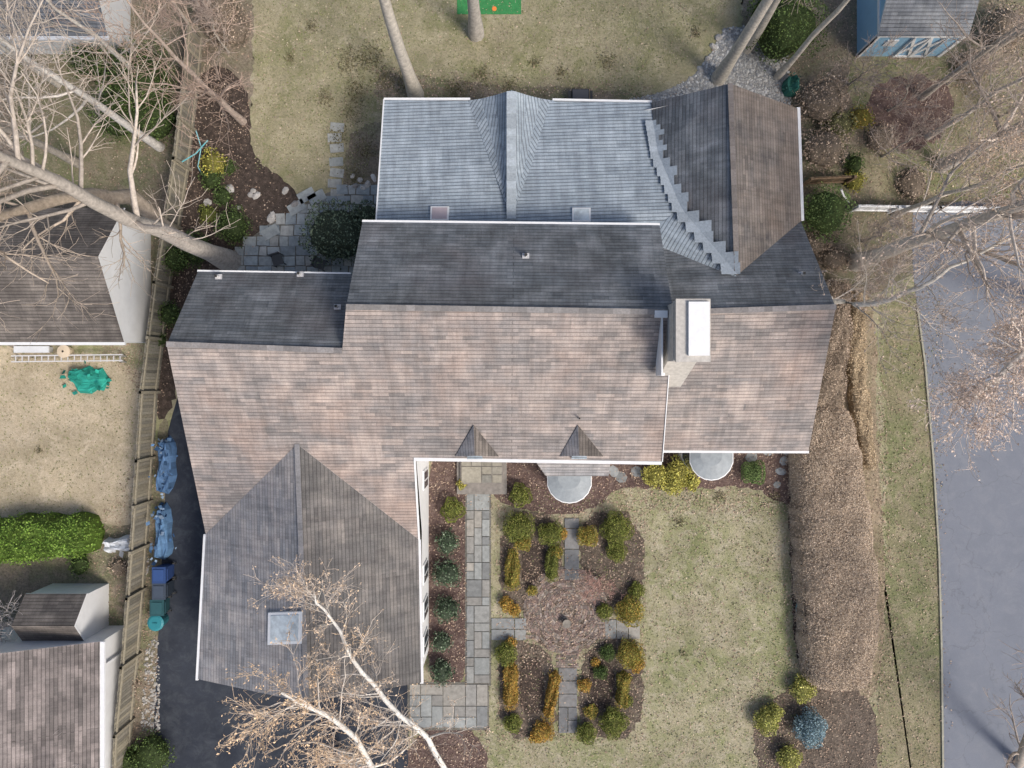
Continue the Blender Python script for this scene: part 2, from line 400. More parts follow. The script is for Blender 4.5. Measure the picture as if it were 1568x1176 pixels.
# ------------------------------------------------------------------ ground
g=mesh("ground",[(-300,-300,0),(300,-300,0),(300,300,0),(-300,300,0)],[(0,1,2,3)],M['lawn'])
sheet("back_lawn",[(386,-80),(390,60),(388,150),(375,245),(440,282),(470,310),(600,300),(1030,160),(1075,110),(1115,70),(1135,30),(1150,-80)],M['lawnback'],.004)
sheet("leaf_litter_ground",[(-300,-300),(385,-300),(388,20),(386,140),(378,240),(300,330),(250,530),(-300,530)],M['litter'],.004,.1)
sheet("leaf_litter_ground",[(1150,-300),(2200,-300),(2200,300),(1568,330),(1400,420),(1300,470),(1225,400),(1200,200),(1125,60)],M['litter'],.004,.1)
sheet("grass_patch",[(1300,80),(1420,95),(1500,60),(1568,120),(1640,200),(1600,300),(1480,310),(1380,290),(1330,310),(1310,260),(1330,200),(1300,150)],M['verge'],.008,.14)
sheet("grass_patch",[(30,90),(200,100),(240,160),(200,290),(80,300),(10,200)],M['verge'],.008,.14)
sheet("bare_soil_patch",[(1330,130),(1430,110),(1470,160),(1440,220),(1360,235),(1320,190)],M['redmulch'],.012,.14)
sheet("straw_lawn",[(-300,535),(240,530),(230,700),(208,812),(150,800),(-300,790)],M['straw'],.004,.1)
sheet("leaf_litter_ground",[(-300,790),(130,800),(215,812),(245,640),(262,640),(245,900),(240,1300),(-300,1300)],M['litter'],.006,.08)
sheet("mulch_bed",[(300,90),(384,120),(382,240),(440,275),(465,320),(420,350),(352,420),(300,470),(262,640),(236,640),(248,480),(285,280)],M['mulch'],.012,.08)
sheet("verge_grass",[(1345,470),(1415,430),(1440,700),(1450,1300),(1330,1300),(1350,1000),(1360,700)],M['verge'],.004,.15)
sheet("dry_brush_ground",[(1215,640),(1240,480),(1290,420),(1345,470),(1340,640),(1356,850),(1352,1060),(1300,1085),(1225,1050),(1214,900)],M['brush'],.008,.08)
sheet("mulch_bed",[(1206,690),(1240,690),(1238,1045),(1216,1000),(1210,850)],M['mulch'],.012,.07)
sheet("mulch_bed",[(1165,1085),(1235,1035),(1325,1055),(1350,1120),(1330,1250),(1180,1250),(1150,1140)],M['soil'],.010,.08)
sheet("mulch_bed",[(648,690),(716,690),(716,1000),(706,1052),(648,1052)],M['redmulch'],.008,.04,1)
sheet("mulch_bed",[(745,680),(1235,670),(1232,780),(1190,770),(1150,742),(1030,752),(945,742),(922,775),(860,790),(800,780),(748,765)],M['redmulch'],.008,.08)
sheet("mulch_bed",[(625,1112),(745,1112),(748,1250),(620,1250)],M['redmulch'],.008,.08,1)
sheet("mulch_bed",[(575,100),(700,128),(900,135),(1000,145),(1000,170),(570,170)],M['litter'],.010,.12)
sheet("mulch_bed",[(545,190),(600,185),(600,300),(520,300),(528,240)],M['litter'],.010,.12)
bed=[(940,158),(1020,140),(1062,118),(1088,82),(1108,44),(1165,36),(1205,80),(1212,185),(1120,205),(960,178)]
sheet("gravel_bed",bed,M['gravel'],.014,.04)
rd=[(1398,300),(1396,400),(1404,470),(1416,560),(1428,700),(1437,850),(1441,1000),(1443,1176),(1443,1500),(2300,1500),(2300,330),(1700,330)]
sheet("road",rd,M['asphalt'],.016,.012,1)
B=MB()
kp=[(1443,1500),(1443,1176),(1441,1000),(1437,850),(1428,700),(1416,560),(1404,470)]
for a,b in zip(kp[:-1],kp[1:]):
    p=G(*a);q=G(*b); B.bar((p[0],p[1],.03),(q[0],q[1],.03),.08,.08,(.36,.35,.28))
B.make("road_edge_kerb",[M['stone']])
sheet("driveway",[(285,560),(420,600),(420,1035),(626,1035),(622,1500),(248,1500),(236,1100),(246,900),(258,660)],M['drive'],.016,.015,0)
# ------------------------------------------------------------------ paving
def paving(name,areas,cols,gap=.018,z=.05,th=.05):
    B=MB()
    for (u0,v0,u1,v1,nx,ny) in areas:
        x0,y1=G(u0,v0);x1,y0=G(u1,v1)
        used=set(); cx=(x1-x0)/nx; cy=(y1-y0)/ny
        for j in range(ny):
            for i in range(nx):
                if (i,j) in used: continue
                w=1;h=1
                if i+1<nx and (i+1,j) not in used and random.random()<.45: w=2
                if j+1<ny and random.random()<.45 and all((i+k,j+1) not in used for k in range(w)): h=2
                for a in range(w):
                    for b in range(h): used.add((i+a,j+b))
                X0=x0+i*cx+gap;X1=x0+(i+w)*cx-gap;Y0=y0+j*cy+gap;Y1=y0+(j+h)*cy-gap
                zz=z+random.uniform(-.008,.008)
                c=random.choice(cols);k=random.uniform(.85,1.15);c=tuple(q*k for q in c)
                B.prism([(X0,Y0,zz),(X1,Y0,zz),(X1,Y1,zz),(X0,Y1,zz)],th,c)
    return B.make(name,[M['stone']])
BS=[(.28,.285,.275),(.24,.25,.25),(.33,.315,.285),(.27,.265,.25),(.30,.315,.31)]
sheet("path_base",[(712,745),(752,745),(752,1050),(712,1050)],M['grout'],.012,0,0)
paving("front_walkway",[(714,755,750,1046,3,22)],BS)
paving("walkway_landing",[(627,1047,747,1114,7,4)],BS)
sheet("path_base",[(624,1044),(749,1044),(749,1118),(624,1118)],M['grout'],.020,0,0)
paving("cross_path",[(752,946,806,980,3,2),(926,948,980,978,3,2)],BS)
paving("garden_path",[(864,793,887,888,1,6),(855,1022,884,1122,2,5)],[(.20,.20,.20),(.23,.23,.23),(.17,.175,.18)])
ent=empty("entry_steps")
B=MB()
for (u0,v0,u1,v1,z) in ((700,690,776,756,.17),(706,690,770,740,.34)):
    x0,y1=G(u0,v0);x1,y0=G(u1,v1); B.box(x0,x1,y0,y1,0,z,(.25,.23,.21))
B.make("steps",[M['stone']],ent)
o=paving("landing_slabs",[(707,700,769,738,4,3)],[(.31,.29,.24),(.24,.235,.21),(.35,.33,.28)],z=.37,th=.03); o.parent=ent
B=MB(); cx,cy=G(868,934)
BR=[(.24,.175,.155),(.28,.21,.185),(.21,.17,.155),(.32,.27,.24),(.24,.21,.18)]
r=.12
while r<1.95:
    n=max(4,int(2*math.pi*r/.21)); 
    for i in range(n):
        if random.random()<(.06+max(0,r-1.3)*.5): continue
        a0=2*math.pi*(i+.04)/n;a1=2*math.pi*(i+.96)/n; zz=.034+random.uniform(0,.012)
        q=[(cx+rr*math.cos(a),cy+rr*math.sin(a),zz) for rr,a in ((r+.006,a0),(r+.1,a0),(r+.1,a1),(r+.006,a1))]
        k=random.uniform(.6,1.2); B.prism(q,.05,tuple(c*k for c in random.choice(BR)))
    r+=.106
B.make("brick_circle",[M['stone']])
sheet("brick_circle_base",[(868+66*math.cos(a*.35),934+66*math.sin(a*.35)) for a in range(18)],M['soil'],.026,.04,1)
B=MB()
for (u0,v0,u1,v1) in ((800,946,826,978),(905,946,928,978),(856,880,888,900),(852,990,886,1022),(806,900,826,946)):
    x0,y1=G(u0,v0);x1,y0=G(u1,v1); y=y0
    row=0
    while y<y1:
        x=x0-(row%2)*.1
        while x<x1:
            k=random.uniform(.6,1.2); a=max(x,x0);b=min(x+.2,x1)
            if b-a>.03 and random.random()>.12: B.prism([(a,y,.031),(b,y,.031),(b,y+.09,.031),(a,y+.09,.031)],.05,tuple(c*k for c in random.choice(BR)))
            x+=.208
        y+=.098;row+=1
B.make("brick_path",[M['stone']])
for q in ([(766,785),(862,785),(862,900),(800,940),(766,935)],[(888,785),(985,785),(985,950),(925,925),(888,890)],[(764,980),(810,978),(852,1012),(852,1130),(764,1130)],[(886,1010),(925,975),(985,975),(985,1130),(886,1130)]):
    sheet("garden_bed",q,M['soil'],.016,.09,1)
for q in ([(800,830),(840,830),(840,895),(800,905)],[(795,1010),(832,1005),(832,1090),(795,1095)],[(898,1020),(940,1010),(940,1080),(898,1090)]):
    sheet("bed_soil",q,M['mulch'],.022,.08,1)
def stones(name,poly,size,cols,z=.05):
    B=MB(); pl=[G(*q) for q in poly]; arr=np.array(pl)
    lo=arr.min(0);hi=arr.max(0); y=lo[1];row=0
    while y<hi[1]:
        x=lo[0]-(row%2)*size*.5; hh=size*random.uniform(.8,1.2)
        while x<hi[0]:
            w=size*random.uniform(.7,1.5)
            if inpoly(np.array([(x+w/2,y+hh/2)]),pl)[0]:
                q=[(x+.02,y+.02),(x+w-.02,y+.02),(x+w-.02,y+hh-.02),(x+.02,y+hh-.02)]
                q=[(a+random.uniform(-1,1)*size*.05,b+random.uniform(-1,1)*size*.05,z) for a,b in q]
                k=random.uniform(.8,1.15);B.prism(q,.05,tuple(t*k for t in random.choice(cols)))
            x+=w
        y+=hh;row+=1
    return B.make(name,[M['stone']])
pat=[(345,425),(365,385),(400,350),(440,326),(490,300),(530,285),(600,280),(600,440),(340,440)]
sheet("patio_base",pat,M['grout'],.018,.03,1)
stones("bluestone_patio",pat,.5,[(.33,.37,.38),(.37,.40,.40),(.29,.33,.35),(.42,.43,.41)])
def rocks(name,pts,rmin,rmax,cols,flat=.5):
    parts=[]; a,b=5,7
    th=np.linspace(0.05,math.pi*.6,a); fi=np.linspace(0,2*math.pi,b,endpoint=False)
    T,Fi=np.meshgrid(th,fi,indexing='ij'); dd=np.stack([np.sin(T)*np.cos(Fi),np.sin(T)*np.sin(Fi),np.cos(T)],-1).reshape(-1,3)
    f=np.array([[i*b+j,(i+1)*b+j,(i+1)*b+(j+1)%b,i*b+(j+1)%b] for i in range(a-1) for j in range(b)]+[[0,1,2,3],[0,3,4,5]])
    for x,y in pts:
        r=rng.uniform(rmin,rmax); an=rng.uniform(0,6.3); sc=np.array([r*rng.uniform(.8,1.3),r*rng.uniform(.6,1),r*flat])
        q=dd*(1+rng.uniform(-.14,.14,(len(dd),1)))*sc; ca,sa=math.cos(an),math.sin(an)
        q=np.stack([q[:,0]*ca-q[:,1]*sa+x,q[:,0]*sa+q[:,1]*ca+y,q[:,2]+.02],-1)
        parts.append((q,f,np.tile(np.array(cols[rng.integers(0,len(cols))])*rng.uniform(.75,1.15),(len(f),1))))
    V,F,C=combine(parts); return mesh(name,V,F,M['stone'],C)
rocks("river_stones",sample(bed,3600),.03,.075,[(.42,.42,.41),(.50,.49,.47),(.33,.34,.35),(.56,.56,.55)])
rocks("stone_edging",[G(*q) for q in [(445,320),(452,314),(415,335),(418,330),(388,292),(393,300),(384,298),(437,292),(540,270),(552,276),(563,283),(545,285),(556,288),(572,272),(366,318),(318,310),(352,290),(1058,121),(1072,106),(1083,90),(1092,72),(1100,58)]],.12,.24,[(.50,.48,.45),(.42,.40,.38),(.6,.57,.53)],flat=.5)
rocks("pebble_strip",np.concatenate([sample([(225,980),(243,980),(245,1120),(215,1120)],260),sample([(205,840),(228,840),(228,880),(200,880)],60)]),.03,.08,[(.40,.39,.37),(.31,.30,.29),(.46,.44,.40)])
B=MB()
for v in (195,211,227,248,265,281,297):
    x,y=G(515+random.uniform(-3,3),v); w=.32;h=.2; B.box(x-w,x+w,y-h,y+h,0,.045,random.choice([(.30,.32,.31),(.36,.37,.35)]),rot=random.uniform(-.15,.15))
for i,(u,v) in enumerate([(486,303),(470,300),(455,318),(415,356)]):
    x,y=G(u,v); B.box(x-.4,x+.4,y-.25,y+.25,.06,.09,(.36,.39,.39),rot=.5)
B.make("stepping_stones",[M['stone']])
rocks("flagstones_scatter",[G(*q) for q in [(975,722),(950,730),(1200,705),(1195,722),(1190,742),(940,722),(1175,690),(1205,690),(1150,700)]],.2,.34,[(.33,.345,.35),(.28,.29,.29)],flat=.1)
# ------------------------------------------------------------------ house
house=empty("white_house")
def roof(name,uvz,mat,parent=house,th=.13,world=False,edge=None):
    pts=[np.array(q if world else P(*q)) for q in uvz]
    pts=[np.array(q) for q in ccw([tuple(p) for p in pts])]
    n=np.zeros(3)
    for i in range(len(pts)):
        a=pts[i];b=pts[(i+1)%len(pts)]
        n+=np.array([(a[1]-b[1])*(a[2]+b[2]),(a[2]-b[2])*(a[0]+b[0]),(a[0]-b[0])*(a[1]+b[1])])
    n/=np.linalg.norm(n)
    h=np.cross((0,0,1),n); h/=np.linalg.norm(h)+1e-9; s=np.cross(n,h)
    k=len(pts); V=pts+[p-np.array((0,0,th)) for p in pts]
    tris=tessellate_polygon([[Vector((p[0],p[1],0)) for p in pts]])
    F=[];mi=[]
    for t in tris:
        t=list(t); a,b,c=[pts[i] for i in t]
        if (b[0]-a[0])*(c[1]-a[1])-(b[1]-a[1])*(c[0]-a[0])<0: t=t[::-1]
        F.append(t); mi.append(0); F.append([i+k for i in t[::-1]]); mi.append(1)
    for i in range(k): F.append([i,k+i,k+(i+1)%k,(i+1)%k]); mi.append(1)
    uv=[]
    for f in F:
        for i in f: uv.append((V[i]@h,V[i]@s))
    return mesh(name,V,F,[mat,edge or M['white']],None,mi,parent,uv)
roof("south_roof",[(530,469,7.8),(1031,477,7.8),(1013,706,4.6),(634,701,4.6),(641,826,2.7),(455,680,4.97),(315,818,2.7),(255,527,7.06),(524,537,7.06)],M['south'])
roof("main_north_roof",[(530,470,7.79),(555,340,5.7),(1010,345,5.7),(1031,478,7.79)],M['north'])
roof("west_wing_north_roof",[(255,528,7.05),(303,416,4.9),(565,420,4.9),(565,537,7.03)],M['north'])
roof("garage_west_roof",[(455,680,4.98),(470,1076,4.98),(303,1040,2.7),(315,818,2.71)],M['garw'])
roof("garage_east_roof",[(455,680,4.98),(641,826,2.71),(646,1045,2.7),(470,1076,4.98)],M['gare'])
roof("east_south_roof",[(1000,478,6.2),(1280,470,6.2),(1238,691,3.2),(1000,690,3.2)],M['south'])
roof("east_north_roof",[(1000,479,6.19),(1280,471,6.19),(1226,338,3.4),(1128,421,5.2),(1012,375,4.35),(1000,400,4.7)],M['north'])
roof("rear_shed_roof",[(588,153,3.0),(998,157,3.2),(1006,235,3.6),(1042,320,4.2),(1000,352,4.3),(574,352,4.3)],M['grey'])
roof("rear_valley_roof",[(1042,320,4.22),(1128,423,5.27),(1080,424,4.8),(1012,377,4.4),(1000,350,4.3)],M['grey'],edge=M['grey'])
for sx in (-1,1):
    roof("rear_gable_roof",[(783,138,4.2),(783,335,4.32),(783+26*sx,146,3.5)],M['grey'],th=.05,edge=M['grey'])
    roof("rear_gable_mid",[(783+26*sx,146,3.5),(783,335,4.32),(783+46*sx,151,3.2)],M['grey'],th=.05,edge=M['grey'])
    roof("rear_gable_flare",[(783+46*sx,151,3.2),(783,335,4.32),(783+66*sx,154,3.07)],M['grey'],th=.04,edge=M['grey'])
roof("ne_west_roof",[(1118,128,5.3),(1128,422,5.26),(1042,320,4.2),(1006,235,3.6),(998,157,3.3)],M['north'],edge=M['ne'])
roof("ne_east_roof",[(1118,128,5.3),(1221,166,3.4),(1227,338,3.41),(1128,422,5.26)],M['ne'],edge=M['ne'])
# stair-stepped strip of newer shingles woven over the valley
B=MB()
va=[(999,185,3.50),(1007,235,3.66),(1043,320,4.27),(1128,420,5.32)]
def interp(pts,t):
    f=t*(len(pts)-1);i=min(len(pts)-2,int(f));return lerp3(pts[i],pts[i+1],f-i)
W=[P(*q) for q in va]; NS=19
for i in range(NS):
    p=interp(W,i/NS);q=interp(W,(i+1)/NS); w=.10+.12*((i*7)%3); k=random.uniform(.88,1.12); c=(.36*k,.41*k,.46*k)
    x0=p[0]-.3; xr=q[0]+w; sl=.56
    B.face([(x0,p[1],p[2]+.05),(x0,q[1],q[2]+.05),(q[0],q[1],q[2]+.055),(p[0],p[1],p[2]+.055)],c)
    B.face([(p[0],p[1],p[2]+.055),(q[0],q[1],q[2]+.055),(xr,q[1],q[2]+.07+(xr-q[0])*sl),(xr,p[1],p[2]+.07+(xr-p[0])*sl)],c)
B.make("valley_shingles",[M['attr']],house)
def cap(pts,mat,w=.2,name="ridge_cap"):
    B=MB()
    for a,b in zip(pts[:-1],pts[1:]):
        a=P(*a);b=P(*b); L=math.dist(a,b);n=max(1,int(L/.3))
        for i in range(n):
            p=lerp3(a,b,i/n);q=lerp3(a,b,(i+1)/n); k=random.uniform(.8,1.2)
            B.bar((p[0],p[1],p[2]+.012),(q[0],q[1],q[2]+.03),w,.03,tuple(c*k for c in mat))
    B.make(name,[M['attr']],house)
cap([(530,470,7.8),(1031,478,7.8)],(.28,.265,.255))
cap([(255,527,7.06),(524,537,7.06)],(.27,.255,.25))
cap([(455,680,4.98),(470,1076,4.98)],(.24,.235,.24))
cap([(1035,478,6.2),(1280,470,6.2)],(.26,.245,.24))
cap([(783,140,4.22),(783,335,4.32)],(.40,.45,.49),.38)
cap([(1118,128,5.3),(1128,415,5.3)],(.2,.18,.17))
B=MB()
for a,b,w in (((634,703,4.55),(1013,709,4.55),.13),((555,339,5.62),(1010,344,5.62),.10),((303,415,4.82),(537,419,4.82),.08),((302,1041,2.65),(314,818,2.65),.10),
              ((646,1046,2.66),(642,826,2.66),.14),((1013,691,3.15),(1238,692,3.15),.11),((588,152,2.95),(720,152,2.98),.09),((846,153,2.98),(998,156,3.1),.09),((1222,165,3.33),(1228,338,3.33),.14),
              ((588,153,2.97),(576,338,4.2),.05),((642,826,2.66),(635,702,4.55),.07),((1014,706,4.6),(1031,478,7.75),.03)):
    B.bar(P(*a),P(*b),w,.11)
B.make("gutters",[M['white']],house)
B=MB()
def wallx(x,prof): B.face([(x,y,z) for y,z in prof])
def wally(y,prof): B.face([(x,y,z) for x,z in prof])
wallx(-5.55,[(5.95,0),(5.95,5.5),(2.6,7.5),(-2.85,4.4),(-2.85,0)])
wallx(5.7,[(5.95,0),(5.95,5.5),(2.6,7.5),(-2.85,4.4),(-2.85,0)])
wally(5.95,[(-5.55,0),(5.7,0),(5.7,5.55),(-5.55,5.55)])
wally(-2.85,[(-3.9,0),(5.7,0),(5.7,4.45),(-3.9,4.45)])
wallx(-12.3,[(4.3,0),(4.3,4.7),(1.33,6.8),(-6.3,2.5),(-6.3,0)])
wally(4.3,[(-12.3,0),(-5.55,0),(-5.55,4.8),(-12.3,4.8)])
wallx(-3.86,[(-2.85,0),(-2.85,4.4),(-6.3,2.55),(-12.3,2.55),(-12.3,0)])
wallx(-12.9,[(-6.1,0),(-6.1,2.5),(-12.3,2.5),(-12.3,0)])
wally(-12.3,[(-12.9,0),(-3.86,0),(-3.86,2.5),(-8.4,4.6),(-12.9,2.5)])
wallx(12.0,[(6.6,0),(6.6,3.3),(2.85,5.95),(-2.7,3.0),(-2.7,0)])
wally(-2.7,[(5.7,0),(12.0,0),(12.0,3.05),(5.7,3.05)])
wallx(11.75,[(6.6,0),(6.6,3.2),(11.45,3.2),(11.45,0)])
wally(11.45,[(5.2,0),(11.75,0),(11.75,3.1),(8.5,4.9),(5.2,3.1)])
wallx(-5.4,[(5.95,0),(5.95,4.1),(11.7,2.85),(11.7,0)])
wally(11.7,[(-5.4,0),(5.2,0),(5.2,2.9),(1.8,2.9),(0,3.8),(-1.8,2.9),(-5.4,2.85)])
B.make("walls",[M['siding']],house)
B=MB()
def win(x0,x1,y0,y1,z0,z1,axis,sg):
    if axis=='x':
        B.box(min(x0,x0+sg*.05),max(x0,x0+sg*.05),y0-.08,y1+.08,z0-.08,z1+.08,m=0)
        B.box(min(x0,x0+sg*.07),max(x0,x0+sg*.07),y0,y1,z0,z1,m=1)
        B.box(min(x0,x0+sg*.09),max(x0,x0+sg*.09),(y0+y1)/2-.025,(y0+y1)/2+.025,z0,z1,m=0)
    else:
        B.box(x0-.08,x1+.08,min(y0,y0+sg*.05),max(y0,y0+sg*.05),z0-.08,z1+.08,m=0)
        B.box(x0,x1,min(y0,y0+sg*.07),max(y0,y0+sg*.07),z0,z1,m=1)
        B.box((x0+x1)/2-.025,(x0+x1)/2+.025,min(y0,y0+sg*.09),max(y0,y0+sg*.09),z0,z1,m=0)
for yy in (-4.2,-8.3,-9.9,-11.4): win(-3.86,0,yy-.35,yy+.35,.9,2.1,'x',1)
for xx in (.8,4.3): win(xx-.5,xx+.5,-2.85,0,2.95,4.0,'y',-1)
for xx in (-.7,2.8,4.9): win(xx-.45,xx+.45,-2.85,0,.9,2.3,'y',-1)
for xx in (7,9.5,11): win(xx-.4,xx+.4,-2.7,0,.9,2.2,'y',-1)
for xx in (-4,-2.6,2.6,4): win(xx-.45,xx+.45,11.7,0,.9,2.2,'y',1)
for xx in (-11,-6.5): win(xx-.45,xx+.45,4.3,0,.9,2.2,'y',1)
for yy in (8,10): win(11.75,0,yy-.45,yy+.45,.9,2.2,'x',1)
for xx in (-10.6,-6.3): 
    B.box(xx-1.25,xx+1.25,-12.35,-12.3,0,2.1,m=0)
    for k in range(4): B.box(xx-1.15,xx+1.15,-12.38,-12.35,.06+k*.51,.5+k*.51,m=0)
win(-2.15,-1.15,-2.85,0,.4,2.4,'y',-1)
B.make("windows_and_doors",[M['white'],M['glass']],house)
for du in (0,160):
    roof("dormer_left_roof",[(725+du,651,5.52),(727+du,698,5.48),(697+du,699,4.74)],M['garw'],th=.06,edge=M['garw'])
    roof("dormer_right_roof",[(725+du,651,5.52),(764+du,699,4.74),(727+du,698,5.48)],M['nbr'],th=.06,edge=M['nbr'])  # darker shingle paints this side shaded; left side gets the lighter one
    a=P(701+du,696,4.72);b=P(760+du,696,4.72);c=P(727+du,695,5.4)
    B=MB(); B.face([(a[0],a[1],3.9),(b[0],b[1],3.9),b,c,a]); B.make("dormer_front",[M['siding']],house)
    roof("dormer_sill_roof",[(718+du,683,5.28),(736+du,683,5.28),(739+du,703,4.78),(715+du,703,4.78)],M['grey'],th=.05,edge=M['grey'])
roof("pent_roof",[(815,700,3.5),(936,700,3.5),(932,729,2.95),(836,729,2.95)],M['garw'])
def bay(u0,u1,v0,v1):
    B=MB(); um=(u0+u1)/2; w=(u1-u0)/2
    def ring(k,z):
        pts=[]
        for a in range(0,11):
            t=math.pi*a/10
            pts.append(P(um+w*k*max(-1,min(1,1.05*math.cos(t))),v0+(v1-v0)*k*math.sin(t)**.8,z))
        return pts
    r0=ring(1,2.5);r1=ring(1.0,2.56);r2=ring(.97,2.58);r3=ring(.5,2.74)
    for a,b,m in ((r0,r1,0),(r1,r2,0),(r2,r3,1)):
        for i in range(10): B.face([a[i],a[i+1],b[i+1],b[i]],m=m)
    B.face(r3,m=1); B.face([(p[0],p[1],2.49) for p in r0][::-1],m=0)
    g=ring(.9,2.5)
    for i in range(10):
        p,q=g[i],g[i+1]; B.face([(p[0],p[1],0),(q[0],q[1],0),(q[0],q[1],.8),(p[0],p[1],.8)],m=0); B.face([(p[0],p[1],.8),(q[0],q[1],.8),(q[0],q[1],2.3),(p[0],p[1],2.3)],m=2);B.face([(p[0],p[1],2.3),(q[0],q[1],2.3),(q[0],q[1],2.5),(p[0],p[1],2.5)],m=0)
    B.make("bay_window",[M['white'],M['metal'],M['glass']],house)
bay(838,906,727,771); bay(1056,1123,691,736)
def skylight(uvz,mat):
    pts=ccw([P(*q) for q in uvz]); B=MB(); B.prism([(p[0],p[1],p[2]+.12) for p in pts],.2,m=0)
    c=tuple(sum(p[i] for p in pts)/4 for i in range(3))
    q=[tuple(c[i]+(p[i]-c[i])*.82 for i in range(3)) for p in pts]
    B.prism([(p[0],p[1],p[2]+.14) for p in q],.02,m=1)
    B.make("skylight",[M['white'],mat],house)
skylight([(412,937,4.22),(464,935,4.95),(463,984,4.93),(411,986,4.18)],M['skylight'])
skylight([(660,317,4.15),(688,317,4.15),(687,338,4.28),(659,338,4.28)],M['pinksky'])
skylight([(876,319,4.15),(904,319,4.15),(904,340,4.28),(876,340,4.28)],M['skylight'])
B=MB()
B.box(5.55,6.6,.8,2.8,3.5,9.0,m=0)
B.box(5.50,6.66,.74,2.86,9.0,9.14,m=0)
B.box(5.9,6.6,.95,2.75,9.14,9.26,m=1)
B.box(5.52,6.64,.76,2.84,8.55,8.68,m=0)
B.face([(5.55,.8,7.6),(6.6,.8,7.6),(6.5,-.1,5.6),(5.45,-.1,5.6)],m=0); B.face([(5.55,.8,7.6),(5.45,-.1,5.6),(5.55,.8,5.0)],m=0);B.face([(6.6,.8,7.6),(6.6,.8,4.5),(6.5,-.1,5.0)],m=0)
B.box(5.30,5.36,.3,2.5,6.8,7.75,m=1); B.box(5.36,5.5,.3,.4,6.8,7.4,m=1); B.box(5.05,5.5,2.35,2.6,7.72,7.86,m=1)
B.make("chimney",[M['stucco'],M['white']],house)
B=MB()
for (u,v,z) in ((335,424,5.1),(460,420,5.0),(517,470,6.0),(805,392,6.55),(1227,420,5.1)):
    p=P(u,v,z); B.tube([(p[0],p[1],p[2]-.1),(p[0],p[1],p[2]+.3)],[.06,.06],8,(.65,.65,.65)); B.box(p[0]-.13,p[0]+.13,p[1]-.1,p[1]+.1,p[2]-.02,p[2]+.05,(.5,.5,.52)); B.box(p[0]-.05,p[0]+.05,p[1]-.05,p[1]+.05,p[2]+.3,p[2]+.31,(.05,.05,.05))
p=P(886,640,5.65); B.tube([(p[0],p[1],p[2]-.1),(p[0],p[1],p[2]+.45)],[.03,.03],8,(.45,.45,.45))
B.make("vent_pipes",[M['attr']],house)
# ------------------------------------------------------------------ other buildings
def building(name,x0,x1,y0,y1,ze,zr,axis,rmat,wmat,off=.5,oh=.15):
    e=empty(name)
    B=MB()
    if axis=='x':
        ym=y0+(y1-y0)*off
        for x in (x0,x1): B.face([(x,y0,0),(x,y1,0),(x,y1,ze),(x,ym,zr),(x,y0,ze)])
        for y in (y0,y1): B.face([(x0,y,0),(x1,y,0),(x1,y,ze),(x0,y,ze)])
        a=[(x0-oh,y0-oh,ze),(x1+.04,y0-oh,ze),(x1+.04,ym,zr+.08),(x0-oh,ym,zr+.08)]
        b=[(x0-oh,ym,zr+.08),(x1+.04,ym,zr+.08),(x1+.04,y1+oh,ze),(x0-oh,y1+oh,ze)]
    else:
        xm=x0+(x1-x0)*off
        for y in (y0,y1): B.face([(x0,y,0),(x1,y,0),(x1,y,ze),(xm,y,zr),(x0,y,ze)])
        for x in (x0,x1): B.face([(x,y0,0),(x,y1,0),(x,y1,ze),(x,y0,ze)])
        a=[(x0-oh,y0-oh,ze),(xm,y0-oh,zr+.08),(xm,y1+oh,zr+.08),(x0-oh,y1+oh,ze)]
        b=[(xm,y0-oh,zr+.08),(x1+oh,y0-oh,ze),(x1+oh,y1+oh,ze),(xm,y1+oh,zr+.08)]
    B.make("walls",[wmat],e)
    roof("roof_a",a,rmat,e,.1,True); roof("roof_b",b,rmat,e,.1,True)
    return e
e=building("neighbour_garage",-27,-16.75,1.9,7.5,2.35,4.2,'x',M['nbr'],M['siding'],.58,.1)
B=MB(); B.box(-27,-16.7,1.68,1.8,2.22,2.34); B.make("gutter",[M['white']],e)
e=building("garden_shed",-21.3,-18.7,-11.4,-9.25,1.8,2.6,'x',M['nbr'],M['siding'],.5,.05)
e=building("neighbour_house",-28,-17.85,-24,-11.2,2.4,4.4,'y',M['nbr2'],M['siding'],.5,.12)
B=MB(); B.box(-17.72,-17.55,-24,-11.1,2.25,2.38); B.box(-17.8,-17.72,-12.3,-12.2,0,2.3); B.make("gutter",[M['white']],e)
e=building("neighbour_outbuilding",-27,-17.7,15.3,21,1.95,3.4,'x',M['shedroof'],M['siding'],.5,.1)
B=MB(); B.box(-27,-17.6,15.02,15.18,1.85,1.98); B.make("gutter",[M['white']],e)
e=building("blue_shed",16.0,19.8,15.2,18.3,2.1,3.0,'x',M['shedroof'],M['bluesiding'],.5,.1)
B=MB()
yy=15.2
for x0,x1 in ((17.6,18.35),(18.35,19.1)):
    for q in ((x0,.1,x1,.1),(x0,1.95,x1,1.95),(x0,.1,x1,1.95),(x0,1.95,x1,.1),(x0+.03,.1,x0+.03,1.95),(x1-.03,.1,x1-.03,1.95)):
        B.bar((q[0],yy-.04,q[1]),(q[2],yy-.045,q[3]),.05,.12)
for x in (16.03,19.77): B.box(x-.08,x+.08,yy-.05,yy,0,2.05)
B.box(16,19.8,yy-.05,yy,1.95,2.08); B.box(16.6,17.1,yy-.05,yy,1.1,1.6); B.box(15.95,16.0,15.2,18.3,1.95,2.08); B.box(15.95,16.0,15.15,15.3,0,2.0)
B.make("door_trim",[M['white']],e)
